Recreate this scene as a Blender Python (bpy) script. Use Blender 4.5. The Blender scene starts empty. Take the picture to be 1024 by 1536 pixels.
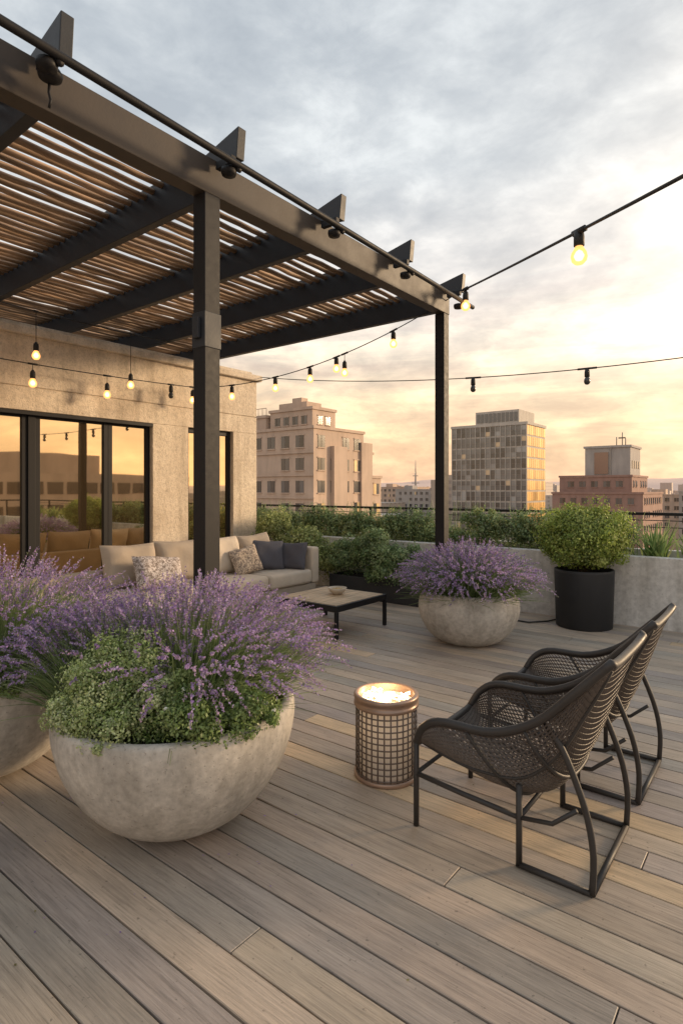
import bpy, math, random, bmesh
import numpy as np
from mathutils import Vector, Matrix
random.seed(7); rng=np.random.default_rng(11)
sc=bpy.context.scene
COL=sc.collection
# ------------------------------------------------------------ helpers
def link(o,parent=None):
    COL.objects.link(o)
    if parent: o.parent=parent
    return o
def empty(name,loc=(0,0,0),parent=None):
    o=bpy.data.objects.new(name,None); o.location=loc; o.empty_display_size=.2
    return link(o,parent)
class MB:
    def __init__(s): s.v=[];s.f=[];s.m=[];s.s=[];s.c=[];s.usec=False
    def add(s,vs,fs,mi=0,smooth=False,col=None):
        b=len(s.v); s.v.extend([tuple(p) for p in vs])
        for f in fs: s.f.append([i+b for i in f]); s.m.append(mi); s.s.append(smooth)
        if col is not None: s.usec=True
        s.c.extend([tuple(col) if col is not None else (1,1,1)]*len(vs))
    def box(s,lo,hi,mi=0,col=None):
        x0,y0,z0=lo;x1,y1,z1=hi
        vs=[(x0,y0,z0),(x1,y0,z0),(x1,y1,z0),(x0,y1,z0),(x0,y0,z1),(x1,y0,z1),(x1,y1,z1),(x0,y1,z1)]
        s.add(vs,[(3,2,1,0),(4,5,6,7),(0,1,5,4),(1,2,6,5),(2,3,7,6),(3,0,4,7)],mi,False,col)
    def tube(s,pts,r,n=8,mi=0,col=None,closed=False,flat=1.0):
        P=[Vector(p) for p in pts]; k=len(P); rs=r if hasattr(r,'__len__') else [r]*k
        vs=[];fs=[];up=None
        for i,p in enumerate(P):
            if closed: t=(P[(i+1)%k]-P[(i-1)%k])
            else: t=(P[min(i+1,k-1)]-P[max(i-1,0)])
            t.normalize()
            if up is None:
                up=Vector((0,0,1)) if abs(t.z)<.9 else Vector((1,0,0))
            a=t.cross(up)
            if a.length<1e-4: a=t.cross(Vector((0,1,0)))
            a.normalize(); b=a.cross(t).normalized(); up=b
            for j in range(n):
                th=2*math.pi*(j+.5)/n
                vs.append(p+a*(math.cos(th)*rs[i])+b*(math.sin(th)*rs[i]*flat))
        for i in range(k if closed else k-1):
            for j in range(n):
                i2=(i+1)%k
                fs.append((i*n+j,i*n+(j+1)%n,i2*n+(j+1)%n,i2*n+j))
        if not closed:
            fs.append(tuple(range(n-1,-1,-1))); fs.append(tuple((k-1)*n+j for j in range(n)))
        s.add(vs,fs,mi,n>4,col)
    def lathe(s,prof,c=(0,0,0),n=48,mi=0,col=None):
        vs=[];fs=[];k=len(prof)
        for r,z in prof:
            for j in range(n):
                th=2*math.pi*j/n; vs.append((c[0]+r*math.cos(th),c[1]+r*math.sin(th),c[2]+z))
        for i in range(k-1):
            for j in range(n):
                fs.append((i*n+j,i*n+(j+1)%n,(i+1)*n+(j+1)%n,(i+1)*n+j))
        if prof[0][0]>1e-4: fs.append(tuple(range(n-1,-1,-1)))
        if prof[-1][0]>1e-4: fs.append(tuple((k-1)*n+j for j in range(n)))
        s.add(vs,fs,mi,True,col)
    def obj(s,name,mats,parent=None,bevel=0,seg=2,loc=(0,0,0),autos=False):
        me=bpy.data.meshes.new(name); me.from_pydata(s.v,[],s.f)
        for m in mats: me.materials.append(m)
        me.polygons.foreach_set('material_index',s.m); me.polygons.foreach_set('use_smooth',s.s)
        if s.usec:
            a=me.attributes.new('Col','FLOAT_COLOR','POINT')
            c=np.ones((len(s.v),4),dtype=np.float32); c[:,:3]=np.array(s.c); a.data.foreach_set('color',c.ravel())
        me.update(); o=bpy.data.objects.new(name,me); o.location=loc; link(o,parent)
        if bevel:
            b=o.modifiers.new('b','BEVEL'); b.width=bevel; b.segments=seg; b.limit_method='ANGLE'; b.angle_limit=math.radians(40)
        return o
def quads_obj(name,Q,C,mats,mi=None,parent=None):
    N=len(Q); me=bpy.data.meshes.new(name)
    me.vertices.add(N*4); me.vertices.foreach_set('co',Q.astype(np.float32).ravel())
    me.loops.add(N*4); me.loops.foreach_set('vertex_index',np.arange(N*4,dtype=np.int32))
    me.polygons.add(N); me.polygons.foreach_set('loop_start',np.arange(0,N*4,4,dtype=np.int32))
    for m in mats: me.materials.append(m)
    if mi is not None: me.polygons.foreach_set('material_index',mi.astype(np.int32))
    a=me.attributes.new('Col','FLOAT_COLOR','POINT')
    c=np.ones((N*4,4),dtype=np.float32); c[:,:3]=np.repeat(C,4,axis=0); a.data.foreach_set('color',c.ravel())
    me.update(calc_edges=True); me.validate()
    o=bpy.data.objects.new(name,me); return link(o,parent)
# ------------------------------------------------------------ materials
def newmat(name):
    m=bpy.data.materials.new(name); m.use_nodes=True; nt=m.node_tree; nt.nodes.clear(); return m,nt
def L(nt,a,b): nt.links.new(a,b)
def math_(nt,op,a,b=None,c=None,clamp=False):
    n=nt.nodes.new('ShaderNodeMath'); n.operation=op; n.use_clamp=clamp
    for i,x in enumerate((a,b,c)):
        if x is None: continue
        if isinstance(x,(int,float)): n.inputs[i].default_value=x
        else: L(nt,x,n.inputs[i])
    return n.outputs[0]
def mixc(nt,f,a,b,mode='MIX'):
    n=nt.nodes.new('ShaderNodeMix'); n.data_type='RGBA'; n.blend_type=mode
    for s,x in ((n.inputs[0],f),(n.inputs[6],a),(n.inputs[7],b)):
        if isinstance(x,(int,float)): s.default_value=x
        elif isinstance(x,tuple): s.default_value=(*x[:3],1)
        else: L(nt,x,s)
    return n.outputs[2]
def ramp(nt,f,pts):
    n=nt.nodes.new('ShaderNodeValToRGB'); e=n.color_ramp.elements
    while len(e)<len(pts): e.new(.5)
    for i,(p,c) in enumerate(pts):
        e[i].position=p; e[i].color=(*c,1) if isinstance(c,tuple) else (c,c,c,1)
    L(nt,f,n.inputs[0]); return n.outputs[0]
def coords(nt,scale=(1,1,1),kind='Object'):
    t=nt.nodes.new('ShaderNodeTexCoord'); m=nt.nodes.new('ShaderNodeMapping'); m.inputs['Scale'].default_value=scale
    L(nt,t.outputs[kind],m.inputs[0]); return m.outputs[0]
def noise(nt,vec,scale,detail=4,rough=.55,dist=0):
    n=nt.nodes.new('ShaderNodeTexNoise'); n.inputs['Scale'].default_value=scale; n.inputs['Detail'].default_value=detail
    n.inputs['Roughness'].default_value=rough; n.inputs['Distortion'].default_value=dist
    if vec is not None: L(nt,vec,n.inputs['Vector'])
    return n.outputs[0]
def finish(nt,color,rough=.6,metal=0,bump=None,bstr=.3,bdist=.01,spec=.5,extra=None):
    p=nt.nodes.new('ShaderNodeBsdfPrincipled'); o=nt.nodes.new('ShaderNodeOutputMaterial')
    if isinstance(color,tuple): p.inputs['Base Color'].default_value=(*color,1)
    else: L(nt,color,p.inputs['Base Color'])
    if isinstance(rough,(int,float)): p.inputs['Roughness'].default_value=rough
    else: L(nt,rough,p.inputs['Roughness'])
    p.inputs['Metallic'].default_value=metal
    p.inputs['Specular IOR Level'].default_value=spec
    if bump is not None:
        b=nt.nodes.new('ShaderNodeBump'); b.inputs['Strength'].default_value=bstr; b.inputs['Distance'].default_value=bdist
        L(nt,bump,b.inputs['Height']); L(nt,b.outputs[0],p.inputs['Normal'])
    L(nt,p.outputs[0],o.inputs[0]); return p
def simple(name,col,rough=.5,metal=0,var=.15,nscale=12,bstr=.15,bdist=.004,spec=.5):
    m,nt=newmat(name); v=coords(nt); n=noise(nt,v,nscale,4)
    c=mixc(nt,n,tuple(x*(1-var) for x in col),tuple(min(1,x*(1+var)) for x in col))
    n2=noise(nt,v,nscale*8,2)
    r=math_(nt,'MULTIPLY_ADD',n,.25,rough-.12)
    finish(nt,c,r,metal,n2,bstr,bdist,spec); return m
def attr(nt,name='Col'):
    a=nt.nodes.new('ShaderNodeAttribute'); a.attribute_name=name; return a.outputs['Color']
def leafmat(name,trans=.3,rough=.55):
    m,nt=newmat(name); c=attr(nt)
    p=nt.nodes.new('ShaderNodeBsdfDiffuse'); L(nt,c,p.inputs[0])
    g=nt.nodes.new('ShaderNodeBsdfGlossy'); g.inputs['Roughness'].default_value=rough; g.inputs[0].default_value=(1,1,1,1)
    t=nt.nodes.new('ShaderNodeBsdfTranslucent'); L(nt,c,t.inputs[0])
    x=nt.nodes.new('ShaderNodeMixShader'); x.inputs[0].default_value=trans
    o=nt.nodes.new('ShaderNodeOutputMaterial'); L(nt,p.outputs[0],x.inputs[1]); L(nt,t.outputs[0],x.inputs[2])
    y=nt.nodes.new('ShaderNodeMixShader'); y.inputs[0].default_value=.035; L(nt,x.outputs[0],y.inputs[1]); L(nt,g.outputs[0],y.inputs[2]); L(nt,y.outputs[0],o.inputs[0]); return m
LEAF=leafmat('leaf',.35,.45); PETAL=leafmat('petal',.4,.6)
def deckmat():
    m,nt=newmat('deck_wood'); a=attr(nt)
    t=nt.nodes.new('ShaderNodeTexCoord'); 
    off=nt.nodes.new('ShaderNodeVectorMath'); off.operation='MULTIPLY_ADD'
    L(nt,a,off.inputs[0]); off.inputs[1].default_value=(37,53,91); L(nt,t.outputs['Object'],off.inputs[2])
    mp=nt.nodes.new('ShaderNodeMapping'); mp.inputs['Scale'].default_value=(2.6,75,38); L(nt,off.outputs[0],mp.inputs[0])
    g=noise(nt,mp.outputs[0],1.6,7,.74,.4)
    mp2=nt.nodes.new('ShaderNodeMapping'); mp2.inputs['Scale'].default_value=(1,5.5,3.5); L(nt,off.outputs[0],mp2.inputs[0])
    b=noise(nt,mp2.outputs[0],1.4,6,.68)
    gr=ramp(nt,g,[(.30,.56),(.5,.98),(.70,1.22)])
    br=ramp(nt,b,[(.28,.74),(.5,1.0),(.74,1.2)])
    c=mixc(nt,1.0,a,gr,'MULTIPLY'); c=mixc(nt,1.0,c,br,'MULTIPLY')
    w=noise(nt,t.outputs['Object'],.9,6,.65); wr=ramp(nt,w,[(.35,(.84,.85,.87)),(.65,(1.1,1.06,1.02))])
    c=mixc(nt,1.0,c,wr,'MULTIPLY')
    sp=noise(nt,off.outputs[0],55,2,.5); c=mixc(nt,1.0,c,ramp(nt,sp,[(.24,.55),(.31,1.0)]),'MULTIPLY')
    rg=math_(nt,'MULTIPLY_ADD',g,.3,.36)
    finish(nt,c,rg,0,g,.45,.004); return m
DECK=deckmat()
def concrete(name,col,sc_=1.0,stain=.3):
    m,nt=newmat(name); v=coords(nt)
    a=noise(nt,v,3*sc_,7,.68,.3); b=noise(nt,v,26*sc_,4,.6); 
    vz=coords(nt,(6*sc_,6*sc_,1.0*sc_)); d=noise(nt,vz,1.6,5,.6)
    c=mixc(nt,ramp(nt,a,[(.3,0.0),(.7,1.0)]),tuple(x*(1-stain) for x in col),tuple(x*(1+stain*.5) for x in col))
    c=mixc(nt,1.0,c,ramp(nt,d,[(.3,(.80,.78,.75)),(.6,(1.04,1.03,1.02))]),'MULTIPLY')
    c=mixc(nt,1.0,c,ramp(nt,b,[(.3,.80),(.65,1.08)]),'MULTIPLY')
    pit=ramp(nt,noise(nt,v,60*sc_,2,.5),[(.27,0.0),(.36,1.0)])
    c=mixc(nt,1.0,c,ramp(nt,pit,[(0,.72),(1,1.0)]),'MULTIPLY')
    h=math_(nt,'ADD',math_(nt,'MULTIPLY',b,.6),pit)
    finish(nt,c,.8,0,h,.4,.006,.35); return m
BOWL=concrete('bowl_concrete',(.52,.49,.445),1.3,.30)
PARA=concrete('parapet_render',(.66,.65,.63),.8,.14)
def stonemat():
    m,nt=newmat('wall_stone'); v=coords(nt)
    a=noise(nt,v,1.3,7,.65,.4); b=noise(nt,v,18,5,.7); f=noise(nt,v,70,2,.6)
    vz=coords(nt,(4,4,.5)); d=noise(nt,vz,1.6,5,.6)
    c=mixc(nt,ramp(nt,a,[(.3,0.0),(.7,1.0)]),(.55,.46,.36),(.74,.65,.53))
    c=mixc(nt,1.0,c,ramp(nt,b,[(.3,.80),(.5,1.0),(.7,1.12)]),'MULTIPLY')
    c=mixc(nt,1.0,c,ramp(nt,d,[(.3,(.78,.77,.75)),(.55,(1.03,1.03,1.03))]),'MULTIPLY')
    c=mixc(nt,1.0,c,ramp(nt,f,[(.33,.76),(.45,1.02)]),'MULTIPLY')
    finish(nt,c,.88,0,math_(nt,'ADD',b,math_(nt,'MULTIPLY',f,.6)),.6,.018,.3); return m
STONE=stonemat()
BLACK=simple('black_metal',(.014,.014,.016),.55,.0,.3,20,spec=.25)
STEEL=simple('rafter_steel',(.022,.026,.034),.5,.0,.35,9,spec=.35)
BRONZE=simple('beam_bronze',(.052,.042,.035),.55,.0,.25,6,spec=.35)
SOIL=simple('soil',(.035,.024,.016),.95,0,.5,40,.8,.02)
PBLACK=simple('planter_black',(.022,.023,.026),.6,0,.3,10)
CABLE=simple('cable_rubber',(.012,.012,.012),.6,0,.2,30)
def woodslat():
    m,nt=newmat('slat_wood'); a=attr(nt); v=coords(nt,(30,2,30)); g=noise(nt,v,1.5,5,.6,.5)
    c=mixc(nt,1.0,a,ramp(nt,g,[(.3,.55),(.7,1.25)]),'MULTIPLY'); finish(nt,c,.6,0,g,.3,.004); return m
SLAT=woodslat()
def fabric(name,col,pat=0):
    m,nt=newmat(name); v=coords(nt); w=noise(nt,v,180,2); n=noise(nt,v,7,4)
    c=mixc(nt,n,tuple(x*.85 for x in col),tuple(min(1,x*1.1) for x in col))
    if pat:
        p=noise(nt,v,38,3,.7,1.0); c=mixc(nt,ramp(nt,p,[(.42,0.0),(.56,1.0)]),c,(.22,.18,.16))
    finish(nt,c,.95,0,math_(nt,'ADD',w,math_(nt,'MULTIPLY',n,2)),.5,.01,.2); return m
CREAM=fabric('fabric_cream',(.60,.52,.43)); TAUPE=fabric('fabric_taupe',(.41,.345,.28)); CHAR=fabric('fabric_charcoal',(.105,.105,.125))
PATT=fabric('fabric_pattern',(.68,.62,.60),1); FLUFF=fabric('fabric_fluffy',(.65,.54,.42),1)
def glassmat(name,dark,refl,tint):
    m,nt=newmat(name); d=nt.nodes.new('ShaderNodeBsdfDiffuse'); d.inputs[0].default_value=(*dark,1)
    g=nt.nodes.new('ShaderNodeBsdfGlossy'); g.inputs[0].default_value=(*tint,1); g.inputs['Roughness'].default_value=.02
    n=noise(nt,coords(nt),.7,2); b=nt.nodes.new('ShaderNodeBump'); b.inputs['Strength'].default_value=.08; b.inputs['Distance'].default_value=.03; L(nt,n,b.inputs['Height']); L(nt,b.outputs[0],g.inputs['Normal'])
    x=nt.nodes.new('ShaderNodeMixShader'); x.inputs[0].default_value=refl
    o=nt.nodes.new('ShaderNodeOutputMaterial'); L(nt,d.outputs[0],x.inputs[1]); L(nt,g.outputs[0],x.inputs[2]); L(nt,x.outputs[0],o.inputs[0]); return m
GLASS=glassmat('window_glass',(.09,.06,.03),.70,(1,.84,.60))
def emis(name,col,s,mixt=0,sample=False):
    m,nt=newmat(name); e=nt.nodes.new('ShaderNodeEmission'); e.inputs[0].default_value=(*col,1); e.inputs[1].default_value=s
    o=nt.nodes.new('ShaderNodeOutputMaterial')
    if mixt:
        t=nt.nodes.new('ShaderNodeBsdfTransparent'); x=nt.nodes.new('ShaderNodeMixShader'); x.inputs[0].default_value=mixt
        L(nt,e.outputs[0],x.inputs[1]); L(nt,t.outputs[0],x.inputs[2]); L(nt,x.outputs[0],o.inputs[0])
    else: L(nt,e.outputs[0],o.inputs[0])
    if not sample: m.cycles.emission_sampling='NONE'
    return m
FIL=emis('bulb_filament',(1,.74,.40),16); BGLOW=emis('bulb_glass_lit',(1,.42,.12),2.3,.12)
BOFF=simple('bulb_glass_dark',(.05,.05,.05),.15,0,.2,5)

# ------------------------------------------------------------ sky / sun / camera
SAZ=36.0; SEL=12.0
sv=Vector((math.sin(math.radians(SAZ))*math.cos(math.radians(SEL)),math.cos(math.radians(SAZ))*math.cos(math.radians(SEL)),math.sin(math.radians(SEL))))
w=bpy.data.worlds.new("World"); sc.world=w; w.use_nodes=True; nt=w.node_tree; nt.nodes.clear()
tc=nt.nodes.new('ShaderNodeTexCoord'); sep=nt.nodes.new('ShaderNodeSeparateXYZ'); L(nt,tc.outputs['Generated'],sep.inputs[0])
X,Y,Z=sep.outputs
zc=math_(nt,'MAXIMUM',Z,0.0)
den=math_(nt,'ADD',zc,.42)
cmb=nt.nodes.new('ShaderNodeCombineXYZ'); L(nt,math_(nt,'DIVIDE',X,den),cmb.inputs[0]); L(nt,math_(nt,'DIVIDE',Y,den),cmb.inputs[1]); L(nt,math_(nt,'MULTIPLY',Z,1.5),cmb.inputs[2])
base=ramp(nt,zc,[(0.0,(1.0,.61,.38)),(.07,(1.04,.68,.40)),(.15,(1.03,.76,.50)),(.24,(.98,.85,.70)),(.34,(.83,.80,.77)),(.48,(.65,.69,.72)),(.72,(.56,.61,.655))])
n1=noise(nt,cmb.outputs[0],2.6,7,.56,.1)
n2=noise(nt,cmb.outputs[0],8.0,6,.60,.2)
cl=math_(nt,'MULTIPLY_ADD',n2,.42,math_(nt,'MULTIPLY',n1,.58))
shade=ramp(nt,cl,[(.40,(.76,.785,.82)),(.47,(.89,.905,.925)),(.525,(1.03,1.03,1.03)),(.60,(1.28,1.26,1.23))])
c=mixc(nt,1.0,base,shade,'MULTIPLY')
def glow(az,el,p,col,gain,mod=None):
    global c
    gd=Vector((math.sin(math.radians(az)),math.cos(math.radians(az)),math.tan(math.radians(el)))).normalized()
    dot=nt.nodes.new('ShaderNodeVectorMath'); dot.operation='DOT_PRODUCT'; L(nt,tc.outputs['Generated'],dot.inputs[0]); dot.inputs[1].default_value=gd
    g=math_(nt,'MULTIPLY',math_(nt,'POWER',math_(nt,'MAXIMUM',dot.outputs['Value'],0.0),p),gain)
    if mod is not None: g=math_(nt,'MULTIPLY',g,mod)
    c=mixc(nt,1.0,c,mixc(nt,g,(0,0,0),col),'ADD')
glow(4,15,22.0,(1.0,.76,.48),1.3,n1)
glow(4,15,3.0,(1.0,.74,.46),.07)
glow(50,5,7.0,(1.0,.60,.25),.6)
mp=nt.nodes.new('ShaderNodeMapping'); mp.inputs['Scale'].default_value=(1.4,1.4,10); L(nt,tc.outputs['Generated'],mp.inputs[0])
st=noise(nt,mp.outputs[0],2.4,6,.62,.5)
low=ramp(nt,zc,[(0.02,0.0),(.1,1.0),(.26,.9),(.38,0.0)])
stc=ramp(nt,st,[(.38,(.89,.86,.88)),(.5,(1,1,1)),(.60,(1.24,1.2,1.14))])
c=mixc(nt,low,c,mixc(nt,1.0,c,stc,'MULTIPLY'))
below=ramp(nt,math_(nt,'MULTIPLY_ADD',Z,1.0,.5),[(.47,(.30,.25,.22)),(.5,(1,1,1))])
c=mixc(nt,1.0,c,below,'MULTIPLY')
bg=nt.nodes.new('ShaderNodeBackground'); L(nt,c,bg.inputs[0]); bg.inputs[1].default_value=1.0
sky=nt.nodes.new('ShaderNodeTexSky'); sky.sky_type='NISHITA'; sky.sun_disc=False; sky.sun_elevation=math.radians(SEL); sky.sun_rotation=math.radians(SAZ)
bg2=nt.nodes.new('ShaderNodeBackground'); L(nt,sky.outputs[0],bg2.inputs[0]); bg2.inputs[1].default_value=.010
ad=nt.nodes.new('ShaderNodeAddShader'); L(nt,bg.outputs[0],ad.inputs[0]); L(nt,bg2.outputs[0],ad.inputs[1])
wo=nt.nodes.new('ShaderNodeOutputWorld'); L(nt,ad.outputs[0],wo.inputs[0])
sl=bpy.data.lights.new('sun','SUN'); sl.energy=4.1; sl.angle=math.radians(10); sl.color=(1,.72,.44)
so=bpy.data.objects.new('sun',sl); link(so); so.rotation_euler=sv.to_track_quat('Z','Y').to_euler(); so.location=(20,40,20)
cam=bpy.data.cameras.new('camera'); co=bpy.data.objects.new('camera',cam); link(co)
co.location=(0,0,1.5); co.rotation_euler=(math.radians(90),0,math.radians(38))
cam.sensor_width=36; cam.lens=868/1536*36; cam.shift_y=-33/1536; cam.clip_start=.05; cam.clip_end=20000
sc.camera=co
sc.view_settings.view_transform='Standard'; sc.view_settings.look='None'; sc.view_settings.exposure=0

# ------------------------------------------------------------ deck
mb=MB(); pitch=.142; y=-3.0
pal=[(.47,.385,.305),(.50,.415,.33),(.42,.355,.295),(.53,.43,.33),(.47,.385,.305),(.54,.435,.32),(.395,.342,.295),(.36,.315,.275)]
rd=random.Random(21)
while y<6.99:
    x=-7.04-rd.random()*2.5
    while x<3.2:
        l=rd.uniform(2.8,5.2); x0=max(x,-7.04); x1=min(x+l,3.2)
        if x1-x0>.05:
            c_=rd.choice(pal); k=rd.uniform(.84,1.06)
            if rd.random()<.08: c_=(.64,.48,.31)
            h=rd.uniform(-.0014,.0014)
            mb.box((x0+.002,y,-.03),(x1-.002,min(y+pitch-.0075,7.0),h),0,tuple(q*k+rd.uniform(-.006,.006) for q in c_))
        x+=l
    y+=pitch
mb.obj('deck',[DECK],bevel=.0022,seg=1)

# ------------------------------------------------------------ penthouse building (X<-7.05)
HX=-7.05
pb=empty('penthouse_building',(HX,3,0))
def at(o,p):
    o.matrix_parent_inverse=Matrix.Translation(p.location).inverted(); return o
mb=MB()
D0,D1,DT=-.2,4.75,2.43; W0,W1=5.35,6.22
yc=6.73; zt=3.30
mb.box((-13,-6,0),(HX-.35,yc-.01,zt-.01))
mb.box((HX-.34,-6,0),(HX,D0,DT)); mb.box((HX-.34,D1,0),(HX,W0,DT)); mb.box((HX-.34,W1,0),(HX,yc,DT))
mb.box((HX-.34,-6,DT+.001),(HX,yc,2.70)); mb.box((HX-.34,-6,2.712),(HX,yc,zt)); mb.box((HX-.34,-6,2.70),(HX-.012,yc-.012,2.712))
at(mb.obj('walls',[STONE],pb,bevel=.008),pb)
mb=MB(); mb.box((-13.1,-6.05,zt+.001),(HX+.07,yc+.07,zt+.10)); mb.box((-13.0,-6.0,zt+.101),(HX-.05,yc-.05,zt+.16)); at(mb.obj('coping',[STONE],pb,bevel=.015),pb)
mb=MB(); mb.box((-14,-6.1,-45),(3.45,7.75,-.032)); at(mb.obj('lower_storeys',[STONE],pb),pb)
mb=MB()
def frame(y0,y1,zt_,d=.06,x=HX-.13):
    mb.box((x,y0,0.0),(x+d,y0+.06,zt_)); mb.box((x,y1-.06,0.0),(x+d,y1,zt_)); mb.box((x,y0+.06,zt_-.07),(x+d,y1-.06,zt_)); mb.box((x,y0+.06,0.003),(x+d,y1-.06,.08))
for a,b in ((-.2,.85),(.852,1.98),(1.982,3.10),(3.19,4.12),(4.122,4.75)): frame(a,b,DT-.003)
mb.box((HX-.14,3.102,0),(HX-.05,3.188,DT-.003))
frame(W0,W1,DT-.003); mb.box((HX-.13,5.80,.08),(HX-.08,5.85,DT-.08))
mb.box((HX-.02,D0,DT-.05),(HX+.012,D1,DT-.004))
at(mb.obj('window_frames',[BLACK],pb,bevel=.004),pb)
mb=MB(); mb.box((HX-.115,D0+.03,.03),(HX-.10,D1-.03,DT-.03)); mb.box((HX-.115,W0+.03,.03),(HX-.10,W1-.03,DT-.03))
at(mb.obj('window_glass',[GLASS],pb),pb)

# ------------------------------------------------------------ pergola
pg=empty('pergola',(-3.16,2.55,0))
BX=-3.16; PX=-8.9
mb=MB()
mb.box((BX-.06,0.15,3.50),(BX+.06,5.97,3.745))
at(mb.obj('front_beam',[BRONZE],pg,bevel=.006),pg)
mb=MB(); RY=[.35,1.45,2.62,3.72,4.80,5.90]
for ry in RY:
    w2=.035
    mb.box((PX,ry-w2,3.53),(BX-.0615,ry+w2,3.82))
    vs=[];prof=[(BX-.0605,3.750),(BX+.26,3.70),(BX+.28,3.90),(BX-.0605,3.825)]
    for yy in (ry-w2,ry+w2):
        for (px,pz) in prof: vs.append((px,yy,pz))
    mb.add(vs,[(0,1,2,3),(7,6,5,4),(0,4,5,1),(1,5,6,2),(2,6,7,3),(3,7,4,0)])
mb.box((PX,.15,3.531),(PX+.08,.31,3.80)) 
at(mb.obj('rafters',[STEEL],pg,bevel=.005),pg)
mb=MB()
for py in (2.55,5.90,.35):
    if py==2.55: mb.box((BX-.062,py-.065,0),(BX+.062,py+.065,3.499))
    else: mb.box((BX-.058,py-.058,0),(BX+.058,py+.058,3.499))
    mb.box((BX-.11,py-.11,0.002),(BX+.11,py+.11,.014))
at(mb.obj('posts',[BLACK],pg,bevel=.005),pg)
mb=MB(); mb.box((BX-.068,2.55-.071,2.46),(BX+.068,2.55+.071,2.70)); mb.box((BX-.03,2.55-.10,2.52),(BX+.03,2.55-.0715,2.66))
at(mb.obj('post_bracket',[STEEL],pg,bevel=.004),pg)
mb=MB()
xs=BX-.14
while xs>PX+.06:
    for a,b in zip([.16]+RY[0:],RY[0:]+[6.0]):
        if b-a<.2: continue
        k=random.uniform(.6,1.25); c_=(.36*k,.235*k,.148*k); zz=3.765+random.uniform(-.012,.012); n=6
        pts=[(xs+random.uniform(-.007,.007),a+.036+(b-a-.072)*i/n,zz+random.uniform(-.005,.005)) for i in range(n+1)]
        mb.tube(pts,.031,8,0,c_,flat=.7)
    xs-=.106
at(mb.obj('slats',[SLAT],pg),pg)
mb=MB(); RX=BX+.31
rz=lambda y_: 3.665-.018*(y_)
mb.tube([(RX,q,rz(q)) for q in (-.8,0,1.2,2.4,3.6,4.8,6.05)],.023,12)
for ry in RY:
    mb.box((BX+.10,ry-.075,3.655),(BX+.26,ry-.037,3.70))
    mb.tube([(BX+.20,ry-.05,3.67),(RX,ry-.05,rz(ry)-.03)],.018,8)
    mb.lathe([(0,-.035),(.045,-.03),(.052,-.01),(.05,.012),(.03,.02),(0,.02)],(RX-.06,ry-.09,rz(ry)-.03),20)
mb.lathe([(0,0),(.03,.0),(.055,.012),(.06,.03),(.05,.05),(.03,.06),(.03,.075),(0,.075)],(BX+.20,1.40,3.57),24)
mb.tube([(BX+.20,1.40,3.64),(BX+.22,1.44,3.70)],.012,8)
mb.tube([(BX+.17,1.41,3.57),(BX+.165,1.41,3.53),(BX+.175,1.415,3.49),(BX+.168,1.41,3.45)],.007,6)
at(mb.obj('conduit_pipe',[BLACK],pg),pg)

# ------------------------------------------------------------ parapet, railing
pw=empty('parapet_wall',(0,7,0))
mb=MB()
for a,b in ((-13,-7.2),(-7.19,-4.6),(-4.592,-2.2),(-2.192,.3),(.308,3.3)):
    mb.box((a,7.0,-.02),(b,7.13,.77))
mb.box((-13,7.60,-.02),(3.3,7.70,.80))
mb.box((3.2,-3,-.02),(3.32,6.995,.77))
at(mb.obj('wall_panels',[PARA],pw,bevel=.008),pw)
mb=MB(); mb.box((-13,7.131,.4),(3.3,7.599,.70)); at(mb.obj('soil_bed',[SOIL],pw),pw)
rl=empty('metal_railing',(0,7.66,0))
mb=MB(); mb.box((-12,7.63,1.20),(3.3,7.69,1.235)); 
for i in range(13):
    xx=-11.5+i*1.22; mb.box((xx,7.642,.80),(xx+.035,7.678,1.199))
for z in (.93,1.06,1.14): mb.tube([(-12,7.66,z),(3.3,7.66,z)],.006,6)
mb.box((3.24,-3,1.20),(3.30,7.625,1.235))
for i in range(9): mb.box((3.252,-2.9+i*1.25,.77),(3.288,-2.865+i*1.25,1.199))
at(mb.obj('rails',[BLACK],rl,bevel=.003),rl)

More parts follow.
